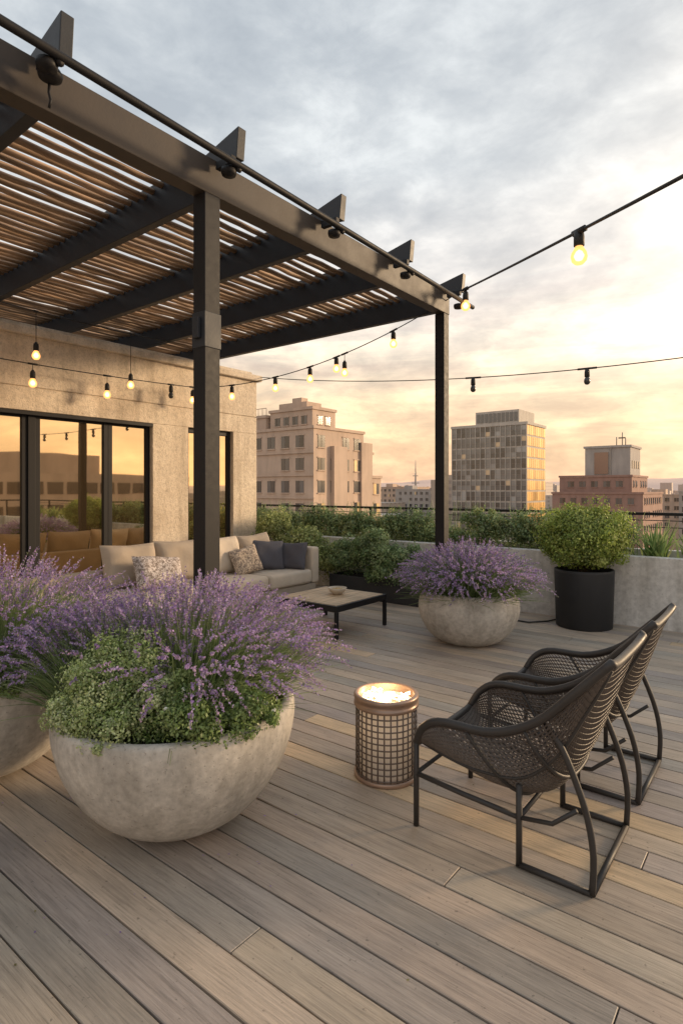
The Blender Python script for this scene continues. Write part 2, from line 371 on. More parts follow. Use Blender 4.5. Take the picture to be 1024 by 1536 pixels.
# ------------------------------------------------------------ vegetation generators
def unit(v): return v/np.maximum(np.linalg.norm(v,axis=-1,keepdims=True),1e-9)
def leaf_quads(P,Nrm,size,aspect=.55):
    n=len(P); a=unit(np.cross(Nrm,rng.normal(size=(n,3)))); b=np.cross(unit(Nrm),a)
    s=size[:,None]; f=unit(Nrm)*s*.12
    return np.stack([P-a*s, P+b*s*aspect+f, P+a*s, P-b*s*aspect+f],axis=1)
def bush(name,clumps,nleaf,size,cols,stems=None,parent=None,flow=None,upb=.25,aspect=.55,fill=.2):
    Q=[];C=[];cols=np.array(cols)
    tot=sum(r[0]*r[2]+r[0]*r[1] for _,r,_ in clumps)
    for cen,rad,k in clumps:
        cen=np.array(cen);rad=np.array(rad)
        d=unit(rng.normal(size=(k,3))+np.array([0,0,upb])); d[:,2]=np.where(d[:,2]<-.3,-d[:,2]*.5,d[:,2])
        sub=cen+d*rad*rng.uniform(.5,.95,(k,1)); sr=rad.mean()*rng.uniform(.14,.38,k)
        n=int(nleaf*(rad[0]*rad[2]+rad[0]*rad[1])/tot)
        idx=rng.integers(0,k,n); u=unit(rng.normal(size=(n,3))); rr=sr[idx]*rng.uniform(.45,1.18,n)**.7
        P=sub[idx]+u*rr[:,None]
        nf=int(n*fill); uu=unit(rng.normal(size=(nf,3))); P[:nf]=cen+uu*rad*rng.uniform(.3,.92,(nf,1)); u[:nf]=uu
        Nn=unit(u*.6+unit(P-cen)*.6+rng.normal(size=(n,3))*.5)
        sz=size*rng.uniform(.6,1.35,n)
        Q.append(leaf_quads(P,Nn,sz,aspect))
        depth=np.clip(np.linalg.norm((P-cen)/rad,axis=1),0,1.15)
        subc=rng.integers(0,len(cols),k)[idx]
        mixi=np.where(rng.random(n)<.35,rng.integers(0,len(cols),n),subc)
        cc=cols[mixi]*(.42+.62*depth[:,None]**1.6)*rng.uniform(.72,1.28,(n,1)); C.append(cc)  # inner leaves darker: shade inside the clump put into the leaf colour
    Q=np.concatenate(Q);C=np.concatenate(C)
    if stems is not None: 
        Q=np.concatenate([Q,stems[0]]);C=np.concatenate([C,stems[1]])
    if flow is not None:
        k=flow[0]; i=rng.choice(len(Q),k,False); P=Q[i].mean(1); P[:,2]+=.012
        out=np.tile(np.array([[0.3,-1,.8]]),(k,1))
        for _ in range(4):
            Q=np.concatenate([Q,leaf_quads(P+rng.normal(size=(k,3))*.003,out+rng.normal(size=(k,3))*.4,np.full(k,flow[1]),.8)]); C=np.concatenate([C,np.tile(np.array([flow[2]]),(k,1))])
    return quads_obj(name,Q,C,[LEAF],parent=parent)
def ribbons(base,tip,ctrl,width,col,seg=4,taper=.3):
    n=len(base); side=unit(np.cross(tip-base,rng.normal(size=(n,3)))); Q=[];C=[]
    def pt(t): return (1-t)**2*base+2*t*(1-t)*ctrl+t*t*tip
    for i in range(seg):
        t0,t1=i/seg,(i+1)/seg; w0=width*(1-(1-taper)*t0); w1=width*(1-(1-taper)*t1)
        w0=w0[:,None];w1=w1[:,None]
        Q.append(np.stack([pt(t0)-side*w0,pt(t0)+side*w0,pt(t1)+side*w1,pt(t1)-side*w1],1)); C.append(col)
    return np.concatenate(Q),np.concatenate(C)
def lavender(name,cen,z0,R,n,hmin,hmax,fl=20,fsize=.0065,tilt=62,avoid=None,stemw=.0021):
    cx,cy=cen; a=rng.uniform(0,2*np.pi,n); q=np.sqrt(rng.uniform(0,1,n))
    if avoid is not None:
        av,wd=avoid; da=np.abs((a-av+np.pi)%(2*np.pi)-np.pi); bad=(da<wd)&(q>.30)
        a=np.where(bad,av+np.pi+rng.normal(size=n)*1.15,a)
    bx=cx+np.cos(a)*q*R*.72; by=cy+np.sin(a)*q*R*.72
    base=np.stack([bx,by,np.full(n,z0-.06)],1)
    th=np.radians(q**1.15*tilt+rng.normal(size=n)*8); a2=a+rng.normal(size=n)*.4
    Ln=rng.uniform(hmin,hmax,n)*(1-.08*q)
    dirv=np.stack([np.sin(th)*np.cos(a2),np.sin(th)*np.sin(a2),np.cos(th)],1)
    tip=base+dirv*Ln[:,None]
    ctrl=base+np.stack([dirv[:,0]*.35,dirv[:,1]*.35,np.ones(n)*.62],1)*Ln[:,None]
    tip[:,2]-=.05*q*Ln
    g=np.array([[.21,.29,.11],[.26,.33,.15],[.16,.24,.08],[.31,.37,.19]])[rng.integers(0,4,n)]
    Qs,Cs=ribbons(base,tip,ctrl,np.full(n,stemw),g)
    pal=np.array([[.38,.26,.53],[.47,.345,.62],[.28,.18,.43],[.55,.43,.67],[.43,.285,.54],[.48,.33,.53]])
    N=n*fl; si=np.repeat(np.arange(n),fl); u=np.tile(np.linspace(0,1,fl),n)
    slen=rng.uniform(.11,.24,n)[si]; t=1-slen*(1-u); t=t[:,None]
    P=(1-t)**2*base[si]+2*t*(1-t)*ctrl[si]+t*t*tip[si]
    rad=(.0100*(1-.6*u)*rng.uniform(.4,1.25,N))*(fsize/.0065)
    P=P+unit(rng.normal(size=(N,3)))*rad[:,None]
    Qf=leaf_quads(P,rng.normal(size=(N,3)),fsize*rng.uniform(.7,1.4,N)*(1-.3*u),.75)
    ci=rng.integers(0,len(pal),n)[si]; cm=np.where(rng.random(N)<.4,rng.integers(0,len(pal),N),ci)
    Cf=pal[cm]*rng.uniform(.7,1.25,(N,1))
    gg=rng.random(N)<.10; Cf[gg]=np.array([.20,.22,.13])
    m=int(n*2.4); a=rng.uniform(0,2*np.pi,m); q=np.sqrt(rng.uniform(0,1,m))
    b=np.stack([cx+np.cos(a)*q*R*.85,cy+np.sin(a)*q*R*.85,np.full(m,z0-.06)],1)
    Lb=rng.uniform(.5,.95,m)*hmin*1.25; th=np.radians(q*tilt*.9+rng.normal(size=m)*14)
    if avoid is not None:
        da=np.abs((a-avoid[0]+np.pi)%(2*np.pi)-np.pi); Lb=np.where((da<avoid[1])&(q>.4),Lb*.35,Lb)
    d=np.stack([np.sin(th)*np.cos(a),np.sin(th)*np.sin(a),np.cos(th)],1)
    tp=b+d*Lb[:,None]; ct=b+d*Lb[:,None]*.5+np.array([0,0,.04])
    gb=np.array([[.18,.26,.095],[.24,.31,.14],[.13,.20,.07]])[rng.integers(0,3,m)]*rng.uniform(.7,1.2,(m,1))
    Qb,Cb=ribbons(b,tp,ct,np.full(m,.0030),gb,3,.25)
    Q=np.concatenate([Qs,Qb,Qf]);C=np.concatenate([Cs,Cb,Cf])
    mi=np.concatenate([np.zeros(len(Qs)+len(Qb)),np.ones(len(Qf))])
    return quads_obj(name,Q,C,[LEAF,PETAL],mi)

# ------------------------------------------------------------ concrete planter bowls
def bowl(name,cen,R,H,wide=1.0):
    e=empty(name,(cen[0],cen[1],0)); mb=MB()
    if wide: base=[(.0,0),(.30,.0),(.37,.012),(.50,.06),(.66,.17),(.81,.34),(.92,.54),(.98,.74),(1.0,.88),(.995,.96),(.98,.99),(.95,1.0),(.915,.995),(.90,.97),(.895,.85)]
    else: base=[(.0,0),(.42,.0),(.50,.012),(.66,.08),(.82,.22),(.94,.42),(1.0,.62),(.995,.78),(.955,.92),(.93,.98),(.90,1.0),(.86,.99),(.845,.96),(.84,.85)]
    P=np.array(base); t=np.linspace(0,len(P)-1,60); prof=[]
    for q in t:
        i=min(int(q),len(P)-2); f=q-i; p0=P[max(i-1,0)];p1=P[i];p2=P[i+1];p3=P[min(i+2,len(P)-1)]
        v=.5*((2*p1)+(-p0+p2)*f+(2*p0-5*p1+4*p2-p3)*f*f+(-p0+3*p1-3*p2+p3)*f**3); prof.append((max(v[0],0)*R,max(v[1],0)*H))
    prof[0]=(0,0)
    mb.lathe(prof,n=96); mb.obj('shell',[BOWL],e)
    mb=MB(); mb.lathe([(0,H*.93),(R*.45,H*.925),(R*.895 if wide else R*.84,H*.90)][::-1],n=48); mb.obj('soil',[SOIL],e); return e
F1=(-2.244,1.648); F2=(-3.46,1.29); F3=(-2.55,5.31)
bowl('concrete_bowl_planter',F1,.535,.54); bowl('concrete_bowl_planter',F2,.535,.55); bowl('concrete_bowl_planter',F3,.49,.51,0)
fc=np.array([.616,-.788]); fl=np.array([-.788,-.616])
def off(c,a,b): return (c[0]+fc[0]*a+fl[0]*b, c[1]+fc[1]*a+fl[1]*b)
av=math.atan2(fc[1]*.8+fl[1]*.6,fc[0]*.8+fl[0]*.6)
lavender('lavender_plant',off(F1,-.08,.02),.54,.46,1450,.42,.67,22,.0063,tilt=57,avoid=(av,.85))
lavender('lavender_plant',off(F1,-.04,.36),.54,.22,420,.36,.56,22,.0063,tilt=58,avoid=(math.atan2(fc[1],fc[0]),.9))
lavender('lavender_plant',(F2[0],F2[1]+.0),.53,.5,1500,.46,.76,22,.0067)
lavender('lavender_plant',F3,.48,.42,1550,.40,.64,15,.0088,tilt=66,stemw=.003)
p=off(F1,.20,.18); p2=off(F1,.31,.03); p3=off(F1,.12,.34); p4=off(F1,.37,.16); p5=off(F1,.30,.30)
GL=[(.38,.47,.18),(.47,.54,.26),(.29,.39,.13),(.55,.60,.34)]
GD=[(.17,.26,.07),(.24,.34,.11),(.12,.19,.055),(.29,.37,.14)]
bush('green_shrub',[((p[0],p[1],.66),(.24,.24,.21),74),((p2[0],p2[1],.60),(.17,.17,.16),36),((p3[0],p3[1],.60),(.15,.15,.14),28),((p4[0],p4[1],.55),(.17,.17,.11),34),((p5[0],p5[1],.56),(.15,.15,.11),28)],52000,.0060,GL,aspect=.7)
q1=off(F1,.38,-.16); q2=off(F1,.28,-.32); q4=off(F1,.26,-.12)
bush('flowering_groundcover',[((q1[0],q1[1],.57),(.16,.16,.13),34),((q2[0],q2[1],.57),(.17,.17,.12),28),((q4[0],q4[1],.61),(.14,.14,.14),26)],26000,.0075,GD,flow=(60,.0072,(.88,.88,.82)))
q3=off(F2,.3,-.2)
bush('green_shrub',[((q3[0],q3[1],.57),(.24,.24,.12),28)],12000,.009,GD)
n=230; a=rng.uniform(0,2*np.pi,n); rr=.30+rng.gamma(2.0,.16,n); ci=rng.integers(0,3,n); cc=np.array([F1,F2,F3])[ci]
P=np.stack([cc[:,0]+np.cos(a)*rr,cc[:,1]+np.sin(a)*rr,np.full(n,.0045)],1)
Nn=np.tile(np.array([[0,0,1.]]),(n,1))+rng.normal(size=(n,3))*.15
colp=np.where((rng.random(n)<.6)[:,None],np.array([[.36,.24,.48]]),np.array([[.22,.20,.08]]))*rng.uniform(.6,1.2,(n,1))
quads_obj('fallen_petals',leaf_quads(P,Nn,rng.uniform(.003,.0075,n),.6),colp,[LEAF])
# ------------------------------------------------------------ black planter + ball shrub
BP=(-1.83,6.69)
e=empty('black_cylinder_planter',(BP[0],BP[1],0)); mb=MB()
mb.lathe([(0,0),(.285,0),(.292,.006),(.31,.6),(.31,.625),(.305,.63),(.285,.63),(.28,.62),(.28,.56)],n=64); mb.obj('shell',[PBLACK],e)
mb=MB(); mb.lathe([(.279,.58),(0,.59)],n=40); mb.obj('soil',[SOIL],e)
GB=[(.26,.34,.06),(.34,.42,.09),(.18,.26,.05),(.40,.46,.13)]
b=np.tile(np.array([[BP[0],BP[1],.55]]),(60,1)); tp=b+np.stack([rng.normal(size=60)*.2,rng.normal(size=60)*.2,rng.uniform(.25,.6,60)],1)
st_=ribbons(b,tp,(b+tp)/2+np.array([0,0,.06]),np.full(60,.006),np.tile(np.array([[.08,.055,.03]]),(60,1)))
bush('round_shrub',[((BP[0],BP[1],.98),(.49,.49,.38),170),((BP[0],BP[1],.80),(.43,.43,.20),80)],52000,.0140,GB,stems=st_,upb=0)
# ------------------------------------------------------------ low planters & hedges
lp=empty('trough_planter',(-4.5,6.65,0)); mb=MB()
for (a,b) in ((-5.25,-3.75),):
    mb.box((a,6.44,0.0),(b,6.47,.30)); mb.box((a,6.89,0.0),(b,6.92,.30)); mb.box((a,6.471,0.0),(a+.03,6.889,.30)); mb.box((b-.03,6.471,0),(b,6.889,.30))
at(mb.obj('box',[PBLACK],lp,bevel=.004),lp); mb=MB(); mb.box((-5.219,6.472,.01),(-3.781,6.888,.26)); at(mb.obj('soil',[SOIL],lp),lp)
GH=[(.19,.28,.11),(.26,.35,.16),(.13,.21,.08),(.32,.40,.20)]
bush('leafy_shrub',[((-4.05,6.62,.48),(.32,.28,.28),50),((-4.6,6.64,.58),(.42,.28,.36),70),((-5.1,6.66,.50),(.32,.26,.32),46),((-4.3,6.5,.36),(.4,.2,.2),34)],36000,.0155,GH,aspect=.6)
bush('leafy_shrub',[((-5.85,6.62,.55),(.4,.3,.38),50),((-6.5,6.6,.78),(.42,.3,.40),50),((-5.45,6.7,.42),(.3,.25,.34),30)],26000,.017,[(.34,.40,.14),(.44,.48,.20),(.24,.31,.10)])
cl=[];x=-9.5
while x<-1.5:
    h=random.uniform(.14,.32); cl.append(((x,7.36+random.uniform(-.05,.05),.76+h*.5),(random.uniform(.26,.42),.24,h),34)); x+=random.uniform(.20,.34)
for q in ((-4.6,1.0),(-3.3,1.02),(-2.6,1.0),(-6.3,1.02),(-5.5,.97)): cl.append(((q[0],7.35,q[1]),(.34,.22,.25),30))
b=np.stack([rng.uniform(-9.5,-1.4,700),rng.uniform(7.2,7.5,700),np.full(700,.7)],1); tp=b+np.stack([rng.normal(size=700)*.12,rng.normal(size=700)*.08,rng.uniform(.25,.66,700)],1)
st_=ribbons(b,tp,(b+tp)/2+np.array([0,0,.05]),np.full(700,.006),np.array(GH)[rng.integers(0,4,700)])
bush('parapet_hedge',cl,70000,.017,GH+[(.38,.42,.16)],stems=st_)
def spiky(name,cen,n,Lm,wd,cols):
    b=np.stack([cen[0]+rng.normal(size=n)*.05,cen[1]+rng.normal(size=n)*.05,np.full(n,cen[2])],1)
    a=rng.uniform(0,2*np.pi,n); th=np.radians(rng.uniform(3,50,n)); l=rng.uniform(.6,1,n)*Lm
    d=np.stack([np.sin(th)*np.cos(a),np.sin(th)*np.sin(a),np.cos(th)],1); tp=b+d*l[:,None]; ct=b+(d*.4+np.array([0,0,.2]))*l[:,None]
    Q,C=ribbons(b,tp,ct,np.full(n,wd),np.array(cols)[rng.integers(0,len(cols),n)]*rng.uniform(.7,1.3,(n,1)),5,.1)
    return quads_obj(name,Q,C,[LEAF])
for sx,L_ in ((-1.22,.50),(-.83,.40),(-.45,.46),(.1,.4),(.9,.4),(1.8,.45)): spiky('spiky_grass_plant',(sx,7.28,.70),90,L_,.017,[(.22,.33,.11),(.32,.42,.16),(.15,.24,.08),(.42,.48,.22)])

# ------------------------------------------------------------ sofa
sf=empty('outdoor_sofa',(-5.6,4.7,0))
def part(name,lo,hi,m,bev,seg=4,parent=sf):
    mb=MB(); mb.box(lo,hi); o=mb.obj(name,[m],parent,bevel=bev,seg=seg); 
    for p in o.data.polygons: p.use_smooth=True
    return at(o,parent)
part('base',(-6.02,2.42,.09),(-5.17,6.06,.235),TAUPE,.02)
for i,yy in enumerate((2.40,3.30,4.22,5.14)): part('seat_cushion_%d'%(i+1),(-5.90,yy+.005,.24),(-5.13,yy+.905 if i<3 else 5.94,.43),CREAM,.05)
part('far_arm',(-6.05,5.95,.236),(-5.15,6.10,.72),CREAM,.03)
part('near_arm',(-6.05,2.24,.09),(-5.15,2.39,.60),CREAM,.03)
part('back_frame',(-6.06,2.40,.236),(-5.93,5.94,.62),TAUPE,.03)
mb=MB()
for xx in (-5.98,-5.25):
    for yy in (2.5,3.6,4.7,5.98): mb.box((xx,yy,0),(xx+.05,yy+.05,.09))
at(mb.obj('feet',[BLACK],sf),sf)
def pillow(name,c,w,h,t,m,rot,parent,seed=0):
    n=18; vs=[];fs=[]; rr=random.Random(seed)
    ph=rr.uniform(0,6)
    for side in (1,-1):
        for i in range(n+1):
            for j in range(n+1):
                u=2*i/n-1;v=2*j/n-1
                th=((1-u**4)*(1-v**4))**.5
                x=w/2*u*(1-.06*(1-abs(v))*abs(u)**3); z=h/2*v*(1-.08*(1-abs(u))*abs(v)**3)
                y=side*t/2*th*(1+.14*math.sin(5*u+ph)*math.cos(4*v+ph))
                vs.append((x,y,z))
    k=(n+1)**2
    for s_ in (0,1):
        for i in range(n):
            for j in range(n):
                a=s_*k+i*(n+1)+j; q=(a,a+1,a+n+2,a+n+1); fs.append(q if s_ else q[::-1])
    mb=MB(); mb.add(vs,fs,0,True); o=mb.obj(name,[m],parent); 
    o.matrix_parent_inverse=Matrix.Translation(parent.location).inverted()
    o.location=c; o.rotation_euler=[math.radians(a) for a in rot]; return o
k=0
for yy,ww in ((3.62,.66),(4.28,.66),(4.92,.62),(5.50,.60)):
    k+=1; pillow('back_cushion_%d'%k,(-5.80,yy,.655),ww,.50,.22,TAUPE if k!=3 else CREAM,(-14,random.uniform(-3,3),90+random.uniform(-5,5)),sf,k)
pillow('dark_pillow_1',(-5.60,5.55,.62),.46,.42,.16,CHAR,(-22,4,62),sf,9)
pillow('dark_pillow_2',(-5.40,5.82,.60),.44,.38,.15,CHAR,(-18,-3,12),sf,10)
pillow('fluffy_pillow',(-5.56,5.12,.59),.40,.36,.15,FLUFF,(-20,-12,78),sf,11)
pillow('patterned_pillow',(-5.45,3.75,.60),.58,.38,.20,PATT,(-30,6,86),sf,12)

# ------------------------------------------------------------ coffee table
ct=empty('coffee_table',(-4.0,4.92,0)); X0,X1,Y0,Y1=-4.44,-3.56,4.48,5.37
TH=.345
mb=MB()
for a,b in ((X0,Y0),(X1-.035,Y0),(X0,Y1-.035),(X1-.035,Y1-.035)): mb.box((a,b,0),(a+.035,b+.035,TH-.063))
mb.box((X0,Y0,TH-.062),(X1,Y0+.03,TH)); mb.box((X0,Y1-.03,TH-.062),(X1,Y1,TH)); mb.box((X0,Y0+.0305,TH-.062),(X0+.03,Y1-.0305,TH)); mb.box((X1-.03,Y0+.0305,TH-.062),(X1,Y1-.0305,TH))
at(mb.obj('frame',[BLACK],ct,bevel=.003),ct)
mb=MB(); yy=Y0+.034
while yy<Y1-.05:
    k=random.uniform(.88,1.12); mb.box((X0+.032,yy,TH-.03),(X1-.032,min(yy+.088,Y1-.033),TH+.004),0,(.52*k,.38*k,.24*k)); yy+=.092
at(mb.obj('top_slats',[SLAT],ct,bevel=.002),ct)
e=empty('serving_bowl',(-3.98,5.02,TH+.006)); mb=MB()
mb.lathe([(0,0),(.05,0),(.055,.008),(.09,.035),(.105,.07),(.10,.072),(.085,.04),(.05,.014),(0,.012)],n=40); mb.obj('dish',[simple('dish_ceramic',(.50,.43,.34),.4)],e)
mb=MB()
for i in range(7):
    a=i*2.4; mb.lathe([(0,-.02),(.015,-.013),(.021,0),(.015,.013),(0,.02)],(.045*math.cos(a)*(i>0),.045*math.sin(a)*(i>0),.045),12)
mb.obj('fruit',[simple('fruit_skin',(.45,.30,.10),.4)],e)

# ------------------------------------------------------------ wicker chairs
def wickmat():
    m,nt=newmat('wicker'); v=coords(nt); n=noise(nt,v,60,3); c=mixc(nt,n,(.045,.036,.032),(.15,.12,.10)); finish(nt,c,.5,0,n,.3,.003); return m
WICK=wickmat(); FRAME=simple('chair_frame',(.038,.034,.032),.5,.0,.2,15,spec=.4)
CP=[(0,.365),(.17,.285),(.36,.225),(.54,.255),(.65,.40),(.735,.62),(.805,.845)]
EP=[(.0,.375),(.045,.455),(.14,.508),(.36,.520),(.54,.60),(.68,.735),(.815,.875)]
HW=[.27,.295,.305,.305,.30,.29,.27]
def cr(P,u):
    q=u*(len(P)-1); i=min(int(q),len(P)-2); f=q-i
    g=lambda k:np.atleast_1d(np.array(P[max(0,min(k,len(P)-1))],dtype=float))
    p0,p1,p2,p3=g(i-1),g(i),g(i+1),g(i+2)
    return .5*((2*p1)+(-p0+p2)*f+(2*p0-5*p1+4*p2-p3)*f*f+(-p0+3*p1-3*p2+p3)*f**3)
def shell(u,v):
    c=cr(CP,u);e_=cr(EP,u);h=cr(HW,u)[0]; a=abs(v)*math.pi/2
    k=(1-math.cos(a))**1.15; y=h*math.sin(a)**.85*(1 if v>=0 else -1)
    return (c[0]*(1-k)+e_[0]*k, y, c[1]*(1-k)+e_[1]*k)
def chair(name,yc_):
    e=empty(name,(-1.33,yc_,0)); nu,nv=58,54
    vs=[shell(i/nu,2*j/nv-1) for i in range(nu+1) for j in range(nv+1)]
    fs=[(i*(nv+1)+j,(i+1)*(nv+1)+j,(i+1)*(nv+1)+j+1,i*(nv+1)+j+1) for i in range(nu) for j in range(nv)]
    mb=MB(); mb.add(vs,fs,0,False); o=mb.obj('woven_shell',[WICK],e)
    m=o.modifiers.new('w','WIREFRAME'); m.thickness=.0100; m.use_even_offset=False; m.offset=0
    mb=MB()
    loop=[shell(u,-1) for u in np.linspace(0,1,26)]+[shell(1,v) for v in np.linspace(-1,1,20)[1:-1]]+[shell(u,1) for u in np.linspace(1,0,26)]+[shell(0,v) for v in np.linspace(1,-1,20)[1:-1]]
    mb.tube(loop,.0175,10,closed=True)
    for v in (-.62,.62): mb.tube([(x,y,z-.008) for x,y,z in [shell(u,v) for u in np.linspace(.02,.98,26)]],.008,6)
    for u in (.42,.62): mb.tube([(x+.004,y,z-.010) for x,y,z in [shell(u,v) for v in np.linspace(-1,1,24)]],.009,6)
    at_=.275
    for s in (-1,1):
        y_=s*at_
        mb.tube([(.0,y_,.38),(.0,y_,.2),(.0,y_,.0)],.0125,8)
        mb.tube([(.0,y_,.235),(.22,y_,.215),(.47,y_*1.0,.20)],.011,8)
        mb.tube([(.47,y_,.33),(.47,y_,.15),(.47,y_,.0125)],.0125,8)
        mb.tube([(.46,y_,.0125),(.745,y_,.0125)],.0125,8)
        mb.tube([(.47,y_,.20),(.60,y_,.22),(.69,y_,.30)],.009,8)
        arc=[(.57,.60),(.635,.52),(.69,.40),(.73,.28),(.75,.15),(.745,.013)]
        mb.tube([(x_,y_,z_) for x_,z_ in [cr(arc,t) for t in np.linspace(0,1,16)]],.0125,8)
    mb.tube([(.745,-at_,.0125),(.745,at_,.0125)],.0125,8)
    mb.tube([(.0,-at_,.235),(.0,at_,.235)],.010,8); mb.tube([(.47,-at_,.20),(.47,at_,.20)],.010,8)
    mb.obj('frame',[FRAME],e)
    return e
chair('wicker_lounge_chair',2.52); chair('wicker_lounge_chair',3.31)

# ------------------------------------------------------------ lantern
ln=empty('lattice_lantern',(-1.70,2.56,0)); R=.158
BRZ=simple('lantern_bronze',(.15,.12,.10),.4,.3,.2,20); 
mb=MB()
for i in range(30):
    a=2*math.pi*i/30; c_,s_=math.cos(a),math.sin(a)
    mb.tube([(R*c_,R*s_,.015),(R*c_,R*s_,.375)],.0045,6)
for k in range(12):
    z=.03+k*.031; mb.tube([((R+.001)*math.cos(t),(R+.001)*math.sin(t),z) for t in np.linspace(0,2*math.pi,48,endpoint=False)],.0040,6,closed=True)
mb.obj('lattice',[BRZ],ln)
mb=MB(); mb.lathe([(.140,.0),(.168,.0),(.170,.004),(.170,.018),(.166,.022),(.142,.022)],n=64)
mb.lathe([(.142,.368),(.168,.368),(.171,.375),(.171,.385),(.166,.388),(.166,.408),(.171,.411),(.171,.425),(.166,.432),(.150,.432),(.146,.425),(.146,.37)],n=64); mb.obj('rims',[simple('lantern_copper',(.36,.25,.19),.35,.5,.15,20)],ln)
m,nt_=newmat('lantern_diffuser'); t=nt_.nodes.new('ShaderNodeBsdfTranslucent'); t.inputs[0].default_value=(.85,.80,.72,1); d=nt_.nodes.new('ShaderNodeBsdfDiffuse'); d.inputs[0].default_value=(.82,.81,.79,1)
x_=nt_.nodes.new('ShaderNodeMixShader'); x_.inputs[0].default_value=.35; o_=nt_.nodes.new('ShaderNodeOutputMaterial'); L(nt_,d.outputs[0],x_.inputs[1]); L(nt_,t.outputs[0],x_.inputs[2]); L(nt_,x_.outputs[0],o_.inputs[0])
mb=MB(); mb.lathe([(.138,.01),(.138,.39)],n=48); o=mb.obj('diffuser',[m],ln); 
bm=bmesh.new(); bm.from_mesh(o.data); bmesh.ops.delete(bm,geom=[f for f in bm.faces if len(f.verts)>4],context='FACES'); bm.to_mesh(o.data); bm.free()
mb=MB()
for i in range(46):
    a=random.uniform(0,6.28); r_=random.uniform(.0,.12); z_=.385+random.uniform(0,.03); 
    pts=[(r_*math.cos(a)+.02*math.sin(k*1.3+i),r_*math.sin(a)+.02*math.cos(k*1.1+i*2),z_+.008*math.sin(k*2+i)) for k in range(5)]
    mb.tube(pts,.0024,5)
mb.obj('light_strands',[emis('strand_glow',(1,.78,.46),9)],ln)
mb=MB(); mb.lathe([(0,.372),(.137,.372)][::-1],n=40); mb.obj('glow_tray',[emis('tray_glow',(1,.66,.32),1.1)],ln)
pl=bpy.data.lights.new('lantern_bulb','POINT'); pl.energy=.45; pl.color=(1,.70,.44); pl.shadow_soft_size=.05
po=bpy.data.objects.new('lantern_bulb',pl); link(po,ln); po.location=(0,0,.30)
pl2=bpy.data.lights.new('lantern_glow','POINT'); pl2.energy=2.0; pl2.color=(1,.62,.3); pl2.shadow_soft_size=.05
po=bpy.data.objects.new('lantern_glow',pl2); link(po,ln); po.location=(0,0,.47)

# ------------------------------------------------------------ string lights
def string(P0,P1,sag,bulbs,rw=.006,rb=.043):
    e=empty('string_lights',P0); P0=Vector(P0);P1=Vector(P1)
    pt=lambda s:P0.lerp(P1,s)-Vector((0,0,4*sag*s*(1-s)))
    mb=MB(); mb.tube([pt(i/40) for i in range(41)],rw,6)
    sk=MB(); fi=MB(); gl=MB(); off_=MB()
    for (s,lit,dr) in bulbs:
        p=pt(s); k=rb/.036
        mb.tube([pt(s-.012),pt(s+.012)],rw*2.0,6)
        if dr>0: mb.tube([p,p-Vector((0,0,dr))],.004,5)
        p=p-Vector((0,0,dr))
        sk.lathe([(0,.012),(.011*k,.012),(.013*k,0),(.021*k,-.006*k),(.024*k,-.03*k),(.024*k,-.068*k),(.019*k,-.072*k),(0,-.072*k)],p,16)
        prof=[(.016,-.070),(.022,-.082),(.033,-.100),(.037,-.118),(.033,-.138),(.020,-.152),(0,-.157)]
        if lit:
            gl.lathe([(a*k,b*k) for a,b in prof],p,16)
            fi.lathe([(0,-.085*k),(.014*k,-.095*k),(.024*k,-.115*k),(.015*k,-.134*k),(0,-.140*k)],p,10)
        else: off_.lathe([(a*k*.8,b*k*.93) for a,b in prof],p,14)
    for m_,nm,mt in ((mb,'wire',CABLE),(sk,'sockets',CABLE),(fi,'filaments',FIL),(gl,'bulbs',BGLOW),(off_,'unlit_bulbs',BOFF)):
        if m_.v: at(m_.obj(nm,[mt],e),e)
string((-2.90,5.90,3.72),(1.0,1.32,2.46),.02,[(.02,1,.03),(.475,1,.0),(.86,1,.02)],.011,.048)
string((-6.8,5.3,2.98),(-2.97,5.90,3.70),.26,[(.17,1,.02),(.36,1,.01),(.50,1,.02),(.60,1,.01),(.80,1,.02),(.63,1,.10)])
string((-6.8,1.0,2.98),(-6.8,5.3,2.98),.05,[(.15,1,.02),(.32,1,.02),(.47,1,.08),(.68,1,.10),(.90,0,.02),(.985,1,.05)])
string((-6.7,2.62,3.52),(-6.7,4.8,3.52),.02,[(.18,1,.36),(.72,1,.52)])
string((-7.0,6.78,3.38),(1.6,6.9,2.98),.28,[(.44,0,.01),(.60,0,.01),(.745,0,.01),(.88,0,.01)])
mb=MB(); mb.tube([(1.02,1.3,0),(1.02,1.3,2.55)],.025,10); mb.obj('light_pole',[BLACK])
mb=MB(); mb.tube([(1.62,6.9,0),(1.62,6.9,3.05)],.025,10); mb.obj('light_pole',[BLACK])
mb=MB(); mb.tube([(-2.75,6.55,.012),(-2.6,6.45,.012),(-2.35,6.42,.012),(-2.2,6.62,.012),(-2.12,6.9,.012),(-2.12,6.985,.06)],.009,6); mb.obj('power_cable',[CABLE])

